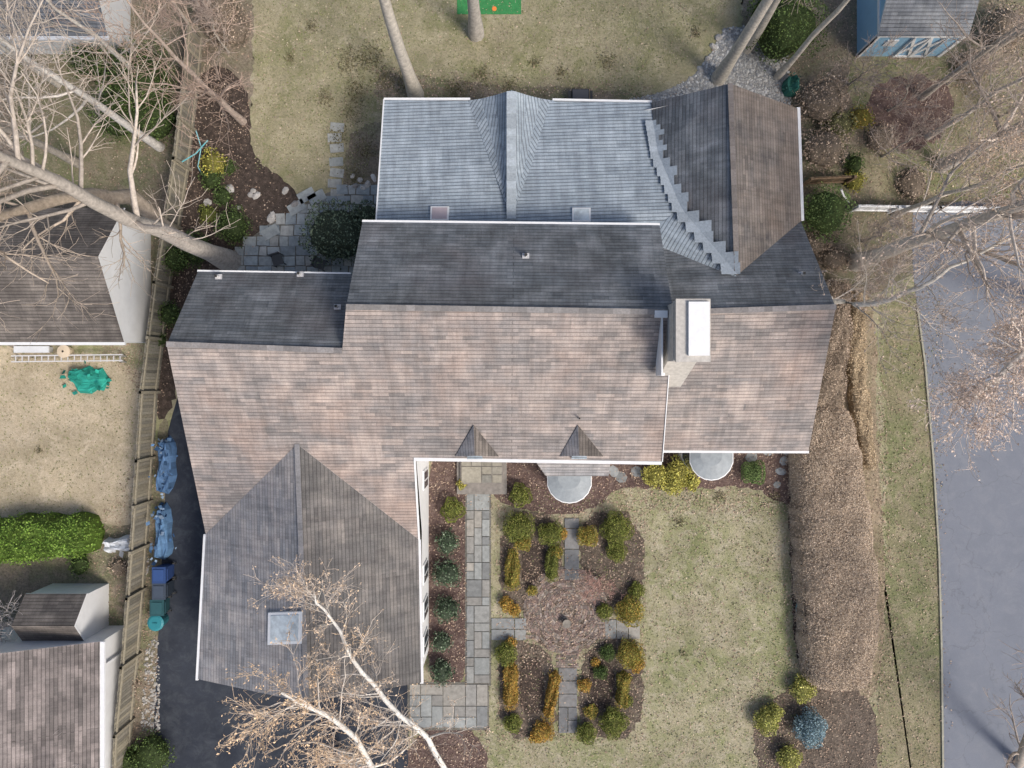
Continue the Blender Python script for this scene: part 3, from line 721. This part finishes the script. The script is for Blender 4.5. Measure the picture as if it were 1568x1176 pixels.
# ------------------------------------------------------------------ fences
def fence(name,path,h,cols,plank=.14,rails=True,spacing=2.4,side=1):
    B=MB(); pts=[G(*q) for q in path]
    for a,b in zip(pts[:-1],pts[1:]):
        L=math.dist(a,b); n=max(1,int(L/plank)); dx,dy=(b[0]-a[0])/L,(b[1]-a[1])/L; ang=math.atan2(dy,dx)
        nx,ny=dy*side,-dx*side
        for i in range(n):
            t=(i+.5)/n*L; x=a[0]+dx*t;y=a[1]+dy*t; hh=h*random.uniform(.975,1.02); k=random.uniform(.7,1.2)
            c=tuple(q*k for q in random.choice(cols)); B.box(x-plank*.46,x+plank*.46,y-.012,y+.012,.03,hh,c,rot=ang)
        m=max(1,round(L/spacing))
        for i in range(m+1):
            t=i/m*L; x=a[0]+dx*t+nx*.07;y=a[1]+dy*t+ny*.07; B.box(x-.06,x+.06,y-.06,y+.06,0,h*1.05,tuple(q*.95 for q in cols[0]),rot=ang)
        if rails:
            for z in (.2*h,.9*h):
                B.bar((a[0]+nx*.05,a[1]+ny*.05,z),(b[0]+nx*.05,b[1]+ny*.05,z),.05,.09,tuple(q*1.1 for q in cols[0]))
    return B.make(name,[M['wood']])
fence("wooden_fence",[(312,60),(304,140),(290,260),(262,440),(242,600),(236,700),(222,900),(214,1000),(204,1100),(196,1300)],1.65,[(.31,.28,.215),(.27,.25,.205),(.23,.215,.18)],side=-1)
fence("white_picket_fence",[(1300,322),(1420,324),(1750,328)],1.0,[(.78,.79,.80)],plank=.09,side=1)
fence("wooden_gate",[(1228,282),(1292,279)],1.1,[(.21,.15,.10),(.16,.125,.09)],side=1)
fence("wire_fence",[(1225,760),(1222,860),(1228,960),(1232,1020)],.7,[(.05,.05,.05)],plank=.5,spacing=3)
# ------------------------------------------------------------------ shrubs & hedges
GR=[(.10,.155,.05),(.13,.185,.055),(.07,.105,.04)]
BX=[(.25,.28,.07),(.19,.23,.05),(.31,.30,.09),(.14,.175,.045)]
YE=[(.50,.45,.09),(.38,.37,.08),(.28,.30,.08),(.57,.49,.14)]
OR=[(.58,.32,.07),(.45,.32,.08),(.29,.28,.07),(.66,.37,.10)]
OG=[(.42,.35,.09),(.29,.31,.07),(.52,.33,.08),(.21,.22,.055)]
BRN=[(.44,.345,.265),(.36,.28,.215),(.52,.42,.33),(.29,.225,.175)]
BL=[(.30,.42,.46),(.38,.50,.54),(.22,.32,.35)]
HL=[(.06,.10,.055),(.085,.14,.075),(.15,.20,.13)]
HB=[(.60,.49,.38),(.50,.405,.315),(.68,.56,.44),(.40,.32,.25),(.62,.49,.36)]
hedge("deciduous_hedge",[(1268,620),(1273,720),(1285,850),(1291,950),(1288,1062)],[1.2,1.65,1.9,1.85,1.6],1.5,HB,.05,3.6,(.34,.275,.21),flat=.5,noiseamp=.05,patch=.12,endpow=5,depth=.1)
hedge("deciduous_hedge",[(1285,425),(1283,520),(1272,590),(1262,640)],[.6,.75,.8,1.0],1.2,BRN,.06,1.8,(.22,.175,.13),flat=.4)
hedge("brown_hedge",[(1318,440),(1312,540),(1322,640),(1335,720)],[.4,.45,.45,.3],.6,[(.62,.49,.33),(.52,.41,.28)],.055,2.0,(.33,.26,.17),flat=.5)
hedge("evergreen_hedge",[(-60,838),(60,826),(140,822)],[1.1,1.1,.9],1.6,[(.19,.32,.05),(.14,.25,.045),(.25,.37,.08)],.08,2.0)
sg=[("garden_hedge",[(785,842),(784,906)],.36,.6,OG),("garden_hedge",[(846,838),(845,892)],.3,.55,BX),("garden_hedge",[(782,1014),(782,1088)],.33,.55,OR),
("garden_hedge",[(852,1030),(838,1106)],.3,.55,OR),("garden_hedge",[(957,1030),(952,1085)],.3,.5,OG)]
for n,p,w,h,c in sg: hedge(n,p,w,h,c,.05,2.4,noiseamp=.3)
for u,v,r,h,c in [(795,808,.72,.9,BX),(843,818,.58,.7,BX),(800,832,.4,.6,OG),(900,822,.5,.7,OG),(945,812,.78,1.0,BX),(945,845,.5,.6,BX),(775,1002,.55,.7,BX),(775,925,.35,.5,OR),(788,935,.3,.4,OR),
 (832,1122,.5,.6,OR),(898,1124,.5,.7,BX),(940,1108,.7,.9,BX),(785,1108,.45,.6,BX),(966,1003,.65,.8,OG),(975,1018,.4,.5,OR),(965,937,.7,.8,OG),(926,937,.4,.5,BX),(895,1050,.33,.4,OR),(920,1030,.35,.5,GR),(975,905,.4,.5,BX),(820,1130,.3,.4,OR),(852,845,.3,.5,OG),(905,1090,.35,.4,OG),(930,1000,.4,.5,GR),(815,905,.25,.35,OG),(862,818,.25,.4,OR),(912,1015,.25,.3,OR),(782,985,.3,.4,OR),(960,1075,.3,.4,BX)]:
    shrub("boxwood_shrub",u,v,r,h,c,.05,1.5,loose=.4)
for u,v,r,h,c,s in [(797,760,.52,.7,BX,.05),(693,782,.55,.8,BX,.05),(707,741,.25,.4,YE,.05),(1155,724,.55,.75,[(.17,.25,.09),(.22,.30,.11)],.05)]:
    shrub("boxwood_ball",u,v,r,h,c,s,1.8,loose=.08)
for v,r in ((832,.62),(880,.68),(935,.62),(985,.5),(1030,.6)): shrub("holly_shrub",684-(v>960)*8,v,r,.9,HL+[(.22,.26,.19)],.085,.8,loose=.5)
for u,v,r in ((1003,728,.6),(1042,724,.75),(1030,738,.6),(1060,738,.4)): shrub("golden_cypress",u,v,r,.8,[(.66,.60,.16),(.54,.50,.13),(.42,.42,.12)],.08,1.2,loose=.35)
for u,v,r in ((1231,1057,.62),(1175,1105,.65),(1210,1163,.62),(1188,1092,.4)): shrub("golden_shrub",u,v,r,.8,[(.48,.47,.13),(.36,.39,.11),(.56,.53,.18)],.07,1.2,loose=.4)
shrub("blue_spruce",1243,1117,.8,1.1,BL,.07,1.5,loose=.35)
RH=[(.14,.19,.13),(.11,.15,.10),(.20,.25,.17),(.085,.115,.08)]
shrub("rhododendron",512,355,1.5,2.3,RH,.10,.8,loose=.45)
shrub("rhododendron",562,332,.8,1.6,RH,.10,.8,loose=.45)
for u,v,r,h,c in [(1210,35,1.7,2.6,GR),(1190,10,1.2,2.2,GR),(1270,322,1.25,1.9,[(.17,.25,.09),(.12,.19,.06),(.23,.31,.11)]),(1265,225,1.1,1.4,BRN),(1262,150,1.2,1.4,BRN),(1285,190,.8,1.0,[(.32,.30,.15),(.23,.24,.11)]),(1255,370,.7,.9,BRN),(1280,395,.7,.9,BRN),
 (205,115,1.8,2.4,GR),(170,170,1.2,2.0,GR),(225,175,1.3,1.8,GR),(130,90,.9,1.6,GR),(355,345,.9,1.0,GR),(325,250,.7,.8,YE),(322,272,.6,.7,GR),(298,380,.8,1.2,GR),(350,255,.4,.5,GR),(340,300,.5,.6,GR),(265,395,.7,1.4,GR),(256,480,.6,1.1,GR),(318,328,.5,.5,BX),
 (228,1160,1.1,1.2,GR),(190,1170,.8,1.0,GR),(120,865,.6,.6,GR),(1490,100,.9,.8,BRN),(1350,210,.8,.5,BRN),(1320,180,.6,.5,OG),(240,520,.4,.8,GR),(1545,40,1.2,1.6,BRN),(350,40,1,.9,BRN),(330,10,1.2,1.2,BRN),(1310,250,.5,.7,GR),(1400,280,.9,.6,BRN),(1310,275,.6,.5,YE),(180,870,.5,.4,BRN),(195,1050,.6,.6,BRN)]:
    shrub("evergreen_shrub" if c is GR else "garden_shrub",u,v,r,h,c,.08,.7,loose=.6 if c is BRN else .5,core=(.16,.13,.10) if c is BRN else None)
parts=[]
for (u,v,r) in [(535,95,.9),(570,90,.8),(700,140,.8),(590,120,.7),(545,140,.7),(620,130,.6),(930,95,.5),(520,210,.6),(560,230,.7),(820,95,.35),(690,160,.5),(740,115,.5),(780,130,.5),(545,270,.6),(1065,50,.3),(478,40,.35),(445,90,.3),(1040,800,.35),(1100,760,.3),(540,170,.7),(60,690,.2),(1185,760,.4),(1045,1000,.2),(500,150,.5),(860,110,.35)]:
    x,y=G(u,v); n=int(550*r*r+40); a=rng.normal(scale=r*.45,size=(n,2)); parts.append(np.c_[a+[x,y],rng.uniform(.02,.1,n)])
pp=np.concatenate(parts); V,F=quads(pp,.07,.3); mesh("dry_tufts",V,F,M['leaf'],colpick(len(pp),[(.18,.155,.085),(.13,.12,.065),(.27,.24,.15)]))
LV=[(.44,.32,.24),(.36,.26,.195),(.54,.43,.33),(.26,.185,.14),(.33,.25,.19)]
parts=[]
def sc(poly,n,zz=.03):
    p=sample(poly,n); parts.append(np.c_[p,rng.uniform(zz,zz+.03,len(p))])
sc([(-40,-40),(388,-40),(380,240),(250,530),(-40,530)],9000)
sc([(1150,-40),(1600,-40),(1600,330),(1400,420),(1230,420),(1200,200)],9000)
sc([(286,90),(384,120),(382,240),(455,315),(300,470),(240,640)],900)
sc([(150,800),(240,640),(245,1176),(100,1176)],3000)
sc([(130,520),(240,530),(235,660),(200,580)],700)
sc([(700,690),(1235,680),(1235,790),(700,780)],4200)
sc([(650,690),(716,690),(716,1052),(650,1052)],1800)
sc([(760,780),(990,780),(990,1135),(760,1135)],6000)
sc([(800,870),(935,870),(935,1010),(800,1010)],1800,.05)
sc([(940,740),(1235,760),(1235,1176),(760,1176),(760,1120),(990,1120)],3000)
sc([(1150,1030),(1350,1030),(1350,1200),(1150,1200)],2200)
sc([(1200,440),(1350,440),(1370,1060),(1200,1060)],4500)
sc([(1345,440),(1440,440),(1445,1200),(1345,1200)],1800)
sc([(390,0),(1150,0),(1050,150),(390,290)],900)
sc([(620,1110),(750,1110),(750,1200),(620,1200)],1300)
sc([(570,100),(1000,130),(1000,165),(570,170)],1200)
sc([(1400,330),(1440,330),(1460,1176),(1441,1176)],300)
pp=np.concatenate(parts); V,F=quads(pp,.07,.75); mesh("fallen_leaves",V,F,M['leaf'],colpick(len(pp),LV,.35))
parts=[]
sc([(745,740),(1225,770),(1225,1176),(745,1176)],9000,.004); sc([(390,0),(1120,0),(1000,150),(580,160),(560,280),(390,260)],10000,.004); sc([(-40,540),(235,540),(225,790),(-40,790)],3000,.004); sc([(1345,440),(1440,440),(1445,1200),(1345,1200)],3500,.004)
pp=np.concatenate(parts); V,F=quads(pp,.07,.6); mesh("grass_tufts",V,F,M['leaf'],colpick(len(pp),[(.24,.26,.11),(.31,.30,.17),(.44,.39,.28),(.18,.20,.09)],.25))
# ------------------------------------------------------------------ objects
def binobj(name,u,v,c,lid,w=.58,d=.68,h=1.05,round_=False):
    x,y,_=P(u,v,h); B=MB()
    if round_:
        B.tube([(x,y,0),(x,y,h*.95)],[w*.4,w*.48],16,c); B.tube([(x,y,h*.93),(x,y,h),(x,y,h*1.05),(x,y,h*1.06)],[w*.52,w*.52,w*.4,.01],16,lid)
        B.bar((x-.1,y,h*1.09),(x+.1,y,h*1.09),.03,.04,lid)
    else:
        B.box(x-w/2,x+w/2,y-d/2,y+d/2,.08,h*.93,c,tap=.18); B.box(x-w*.53,x+w*.53,y-d*.54,y+d*.54,h*.93,h,lid)
        B.box(x-w*.4,x+w*.4,y-d*.38,y+d*.38,h,h+.035,tuple(min(1,q*1.25) for q in lid)); B.bar((x+w*.6,y-d*.4,h*.92),(x+w*.6,y+d*.4,h*.92),.04,.04,c)
        for s in (-1,1): B.tube([(x+w*.4,y+s*d*.42,.12),(x+w*.4,y+s*d*.52,.12)],[.12,.12],12,(.02,.02,.02))
    B.make(name,[M['plastic']])
binobj("recycling_bin",243,881,(.03,.06,.17),(.03,.065,.18)); binobj("garbage_bin",243,906,(.03,.04,.055),(.05,.065,.09)); binobj("garbage_can",240,931,(.02,.06,.07),(.025,.08,.09),w=.6,h=.8); binobj("round_garbage_can",238,954,(.02,.11,.13),(.03,.22,.26),w=.72,h=.7,round_=True)
TB=[(.09,.18,.34),(.14,.25,.42),(.05,.11,.22),(.24,.33,.45)]
hedge("tarp_covered_woodpile",[(251,668),(248,760)],.32,.9,TB,.22,0.9,(.09,.17,.31),flat=.7,noiseamp=.35,endpow=12)
hedge("tarp_covered_woodpile",[(246,772),(243,862)],.32,.85,TB,.22,0.9,(.11,.21,.36),flat=.7,noiseamp=.35,endpow=12)
hedge("green_tarp",[(98,570),(128,582),(162,580)],[.5,.75,.5],.45,[(.03,.34,.26),(.06,.46,.36),(.02,.22,.17)],.3,1.2,(.03,.30,.24),flat=.5,noiseamp=.6)
hedge("white_tarp",[(155,838),(205,832)],.42,.5,[(.6,.62,.65),(.5,.52,.56)],.3,.6,(.55,.58,.62),flat=.5,noiseamp=.5)
B=MB()
for dv in (0,9): B.bar(P(18,545+dv,.4),P(188,543+dv,.4),.05,.09,(.6,.6,.61))
for i in range(17): B.bar(P(24+i*10,545,.4),P(24+i*10,554,.4),.035,.035,(.6,.6,.61))
for u in (20,186): 
    for dv in (0,9): p=P(u,545+dv,.4); B.bar((p[0],p[1],0),(p[0],p[1],.4),.05,.05,(.3,.3,.3))
B.make("ladder",[M['plastic']])
B=MB(); x,y,_=P(97,538,.5); B.tube([(x,y,0),(x,y,.35),(x,y,.5),(x,y,.55)],[.2,.28,.3,.05],14,(.6,.5,.38)); B.make("planter_pot",[M['plastic']])
B=MB(); x,y,_=P(48,535,.4); B.box(x-.8,x+.8,y-.15,y+.15,.35,.42,(.6,.62,.65)); 
for s in (-.7,.7): B.box(x+s-.04,x+s+.04,y-.12,y+.12,0,.35,(.4,.4,.4))
B.make("garden_bench",[M['plastic']])
x0,y1=G(700,-30);x1,y0=G(798,22); B=MB(); B.box(x0,x1,y0,y1,.0,.03); B.make("green_play_mat",[M['turf']])
B=MB(); x,y=G(757,14); pts=[(x+.11*math.cos(a*.524),y+.11*math.sin(a*.524),.05) for a in range(12)]; B.prism(pts,.02,(.8,.25,.06)); B.make("orange_frisbee",[M['plastic']])
B=MB(); x,y,_=P(889,144,.6); B.box(x-.4,x+.4,y-.25,y+.25,0,.55,(.03,.03,.035)); B.box(x-.36,x+.36,y-.21,y+.21,.55,.6,(.09,.09,.1))
for s in(-.5,.5): B.bar((x+s,y-.2,.5),(x+s,y+.2,.5),.12,.03,(.05,.05,.05))
B.make("barbecue_grill",[M['plastic']])
B=MB(); x,y,_=P(868,955,.3); B.tube([(x,y,0),(x,y,.28),(x,y,.34),(x,y,.30)],[.12,.18,.2,.14],14,(.24,.22,.19)); B.tube([(x,y,.29),(x,y,.295)],[.16,.01],14,(.10,.08,.06)); B.make("stone_planter",[M['stone']])
def chair(u,v,a):
    B=MB(); x,y,_=P(u,v,.4); c=(.07,.075,.08)
    B.box(x-.24,x+.24,y-.24,y+.24,.4,.44,c,rot=a); 
    ca,sa=math.cos(a),math.sin(a)
    R=lambda dx,dy,z:(x+dx*ca-dy*sa,y+dx*sa+dy*ca,z)
    for dx in(-.22,.22):
        for dy in(-.22,.22): B.bar(R(dx,dy,0),R(dx,dy,.42 if dy<0 else .9),.04,.04,c)
    for z in (.6,.72,.84): B.bar(R(-.22,.22,z),R(.22,.22,z),.03,.07,c)
    B.make("patio_chair",[M['plastic']])
chair(425,398,.3);chair(490,404,1.2)
B=MB(); B.tube([P(300,200,1.2),P(308,225,.8),P(303,255,.5),P(310,268,.1)],[.025]*4,6,(.25,.5,.55)); B.tube([P(275,250,1.0),P(300,235,1.1),P(318,215,1.0)],[.03]*3,6,(.15,.45,.5)); B.make("garden_trellis_pole",[M['plastic']])
B=MB(); B.tube([P(1300,310,.1),P(1292,300,1.8),P(1288,290,2.2)],[.04]*3,6,(.8,.8,.8)); B.make("white_pole",[M['plastic']])
random.seed(5)
B=MB(); pts=[(*G(1222+4*math.sin(i*.9),900+i*6),.04) for i in range(12)]; B.tube(pts,[.02]*12,5,(.25,.5,.5)); B.make("garden_hose",[M['plastic']])
hedge("covered_planter",[(1214,112),(1220,142)],.35,.8,[(.05,.16,.13),(.03,.1,.08)],.15,.8,(.03,.12,.10),noiseamp=.4)
# ------------------------------------------------------------------ trees
LT=(.56,.48,.41)
tree("bare_maple_tree",(352,400),17,.42,11,.45,15,6.5,bark=(.44,.40,.36),twig=LT)
tree("bare_maple_tree",None,0,0,12,.25,14,4.5,trunk=[(262,356,4.5,.30),(200,300,7.0,.27),(110,300,9.5,.2),(0,330,12,.16),(-90,360,14,.1)],bark=(.42,.35,.28),twig=(.54,.45,.37))
tree("bare_birch_tree",(245,225),14,.18,13,.3,18,4.0,kids=(0,6,6),bark=(.66,.63,.59),twig=LT)
tree("bare_tree",(372,186),10,.15,14,.2,18,3.2,bark=(.44,.36,.31),twig=(.56,.42,.34))
tree("bare_tree",(120,250),11,.18,15,.3,16,4.0,kids=(0,6,6),twig=LT)
tree("bare_tree",(230,130),9,.13,51,.3,12,3.0,kids=(0,6,5),bark=(.62,.58,.53),twig=LT)
tree("bare_tree",(90,130),9,.12,52,.2,10,3.0,kids=(0,6,5),bark=(.60,.56,.5),twig=(.60,.50,.42))
tree("oak_tree",(637,146),18,.30,16,.7,6,4,bark=(.50,.46,.40))
tree("oak_tree",(729,52),16,.3,17,.6,5,4,bark=(.44,.41,.37))
tree("oak_tree",(1100,120),17,.28,18,.6,10,5,bark=(.50,.46,.40))
tree("oak_tree",(1143,74),16,.22,19,.5,8,4,bark=(.50,.46,.40))
tree("oak_tree",(1190,118),16,.14,20,.55,8,4,bark=(.52,.48,.42))
PK=(.68,.55,.46)
tree("sycamore_tree",(1312,402),16,.34,21,.3,24,6.0,bark=(.60,.55,.49),twig=(.60,.50,.43),tips=.6,tipcol=PK)
tree("sycamore_tree",None,0,0,22,.1,22,3.2,trunk=[(1268,455,0,.12),(1268,462,3,.11),(1340,465,5,.10),(1410,440,6.2,.08),(1480,400,7.2,.06),(1560,360,8.2,.05)],bark=(.70,.66,.59),twig=(.64,.54,.46),tips=.6,tipcol=PK)
tree("sycamore_tree",(1440,255),15,.26,23,.25,20,4.5,bark=(.54,.49,.44),twig=(.58,.48,.41),tips=.4,tipcol=PK)
tree("bare_tree",(1410,150),12,.13,24,.3,14,3.6,kids=(0,6,5),twig=(.56,.46,.40))
tree("bare_tree",(1500,90),12,.16,25,.3,12,4,kids=(0,6,5),twig=(.56,.46,.40))
tree("bare_tree",(1420,210),10,.12,54,.3,14,3.2,kids=(0,6,5),bark=(.58,.54,.49),twig=(.60,.49,.42),tips=.4,tipcol=PK)
tree("bare_tree",(1370,330),10,.12,55,.2,20,3.4,bark=(.60,.56,.50),twig=(.64,.52,.44),tips=.7,tipcol=(.74,.55,.40))
tree("street_tree",None,0,0,26,.3,60,2.6,trunk=[(1640,470,0,.35),(1640,470,5,.3),(1615,510,8,.16),(1545,560,9.5,.10),(1490,610,10.2,.05)],bark=(.66,.62,.57),twig=(.72,.61,.54),side=(-.2,-.3,0),tips=.9,tipcol=(.80,.65,.55))
tree("street_tree",None,0,0,27,.2,10,2.8,trunk=[(1560,1170,0,.2),(1575,1130,5,.18),(1600,1060,9,.1)],bark=(.40,.36,.32))
WB=(.74,.72,.68)
tree("white_birch_tree",None,0,0,31,.3,34,2.3,kids=(0,6,5),trunk=[(700,1215,0,.13),(690,1200,2.5,.12),(655,1130,5,.105),(590,1072,6.6,.09),(540,1010,7.6,.07),(505,945,8.3,.05),(480,905,8.8,.035)],bark=WB,twig=(.66,.56,.48),side=(-.25,-.1,0),tips=.6,tipcol=(.80,.62,.45))
tree("white_birch_tree",None,0,0,32,.25,36,2.9,kids=(0,6,5),trunk=[(520,1150,0,.14),(530,1160,3,.13),(575,1185,5,.12),(545,1130,7.5,.10),(500,1095,9,.075),(430,1060,10,.04)],bark=WB,twig=(.78,.61,.46),side=(-.35,-.05,0),tips=.95,tipcol=(.90,.66,.43))
tree("bare_shrub",(918,884),1.6,.04,33,.1,18,.9,kids=(0,6,4),bark=(.44,.28,.24),twig=(.52,.33,.28),ang=(.9,1.5))
tree("bare_shrub",(40,940),5,.08,34,.1,18,1.8,bark=(.42,.38,.35),twig=(.56,.52,.51))
tree("bare_shrub",(150,1120),4,.06,35,.1,14,1.5,bark=(.42,.38,.35),twig=(.56,.52,.51))
tree("bare_shrub",(310,60),6,.07,36,.1,18,2.0,twig=(.54,.40,.34))
for i,(u,v) in enumerate([(1300,130),(1360,170),(1530,180),(1290,440),(1450,130),(1500,240),(1320,370),(1350,240),(350,80)]):
    tree("bare_shrub",(u,v),3,.05,37+i,.1,16,1.5,kids=(0,6,5),twig=(.52,.42,.36))
# ------------------------------------------------------------------ light, camera
w=bpy.data.worlds.new("World"); scene.world=w; w.use_nodes=True
nt=w.node_tree; bg=nt.nodes["Background"]
sky=nt.nodes.new("ShaderNodeTexSky"); sky.sky_type='NISHITA'; sky.sun_disc=False
el=math.radians(47); az=math.radians(130)
sky.sun_elevation=el; sky.sun_rotation=az; sky.dust_density=4; sky.air_density=1.0
nt.links.new(sky.outputs[0],bg.inputs[0]); bg.inputs[1].default_value=.145
sd=bpy.data.lights.new("sun","SUN"); sd.energy=2.6; sd.angle=math.radians(18); sd.color=(1,.94,.86)
so=bpy.data.objects.new("sun",sd); link(so)
dirv=Vector((math.sin(az)*math.cos(el),math.cos(az)*math.cos(el),math.sin(el)))
so.rotation_euler=dirv.to_track_quat('Z','Y').to_euler(); so.location=dirv*50
cd=bpy.data.cameras.new("camera"); cd.sensor_width=36; cd.lens=18*H/(784*S); cd.clip_end=1000
co=bpy.data.objects.new("camera",cd); link(co); co.location=(0,0,H); co.rotation_euler=(0,0,0)
scene.camera=co
scene.view_settings.view_transform='Standard'; scene.view_settings.look='None'; scene.view_settings.exposure=0
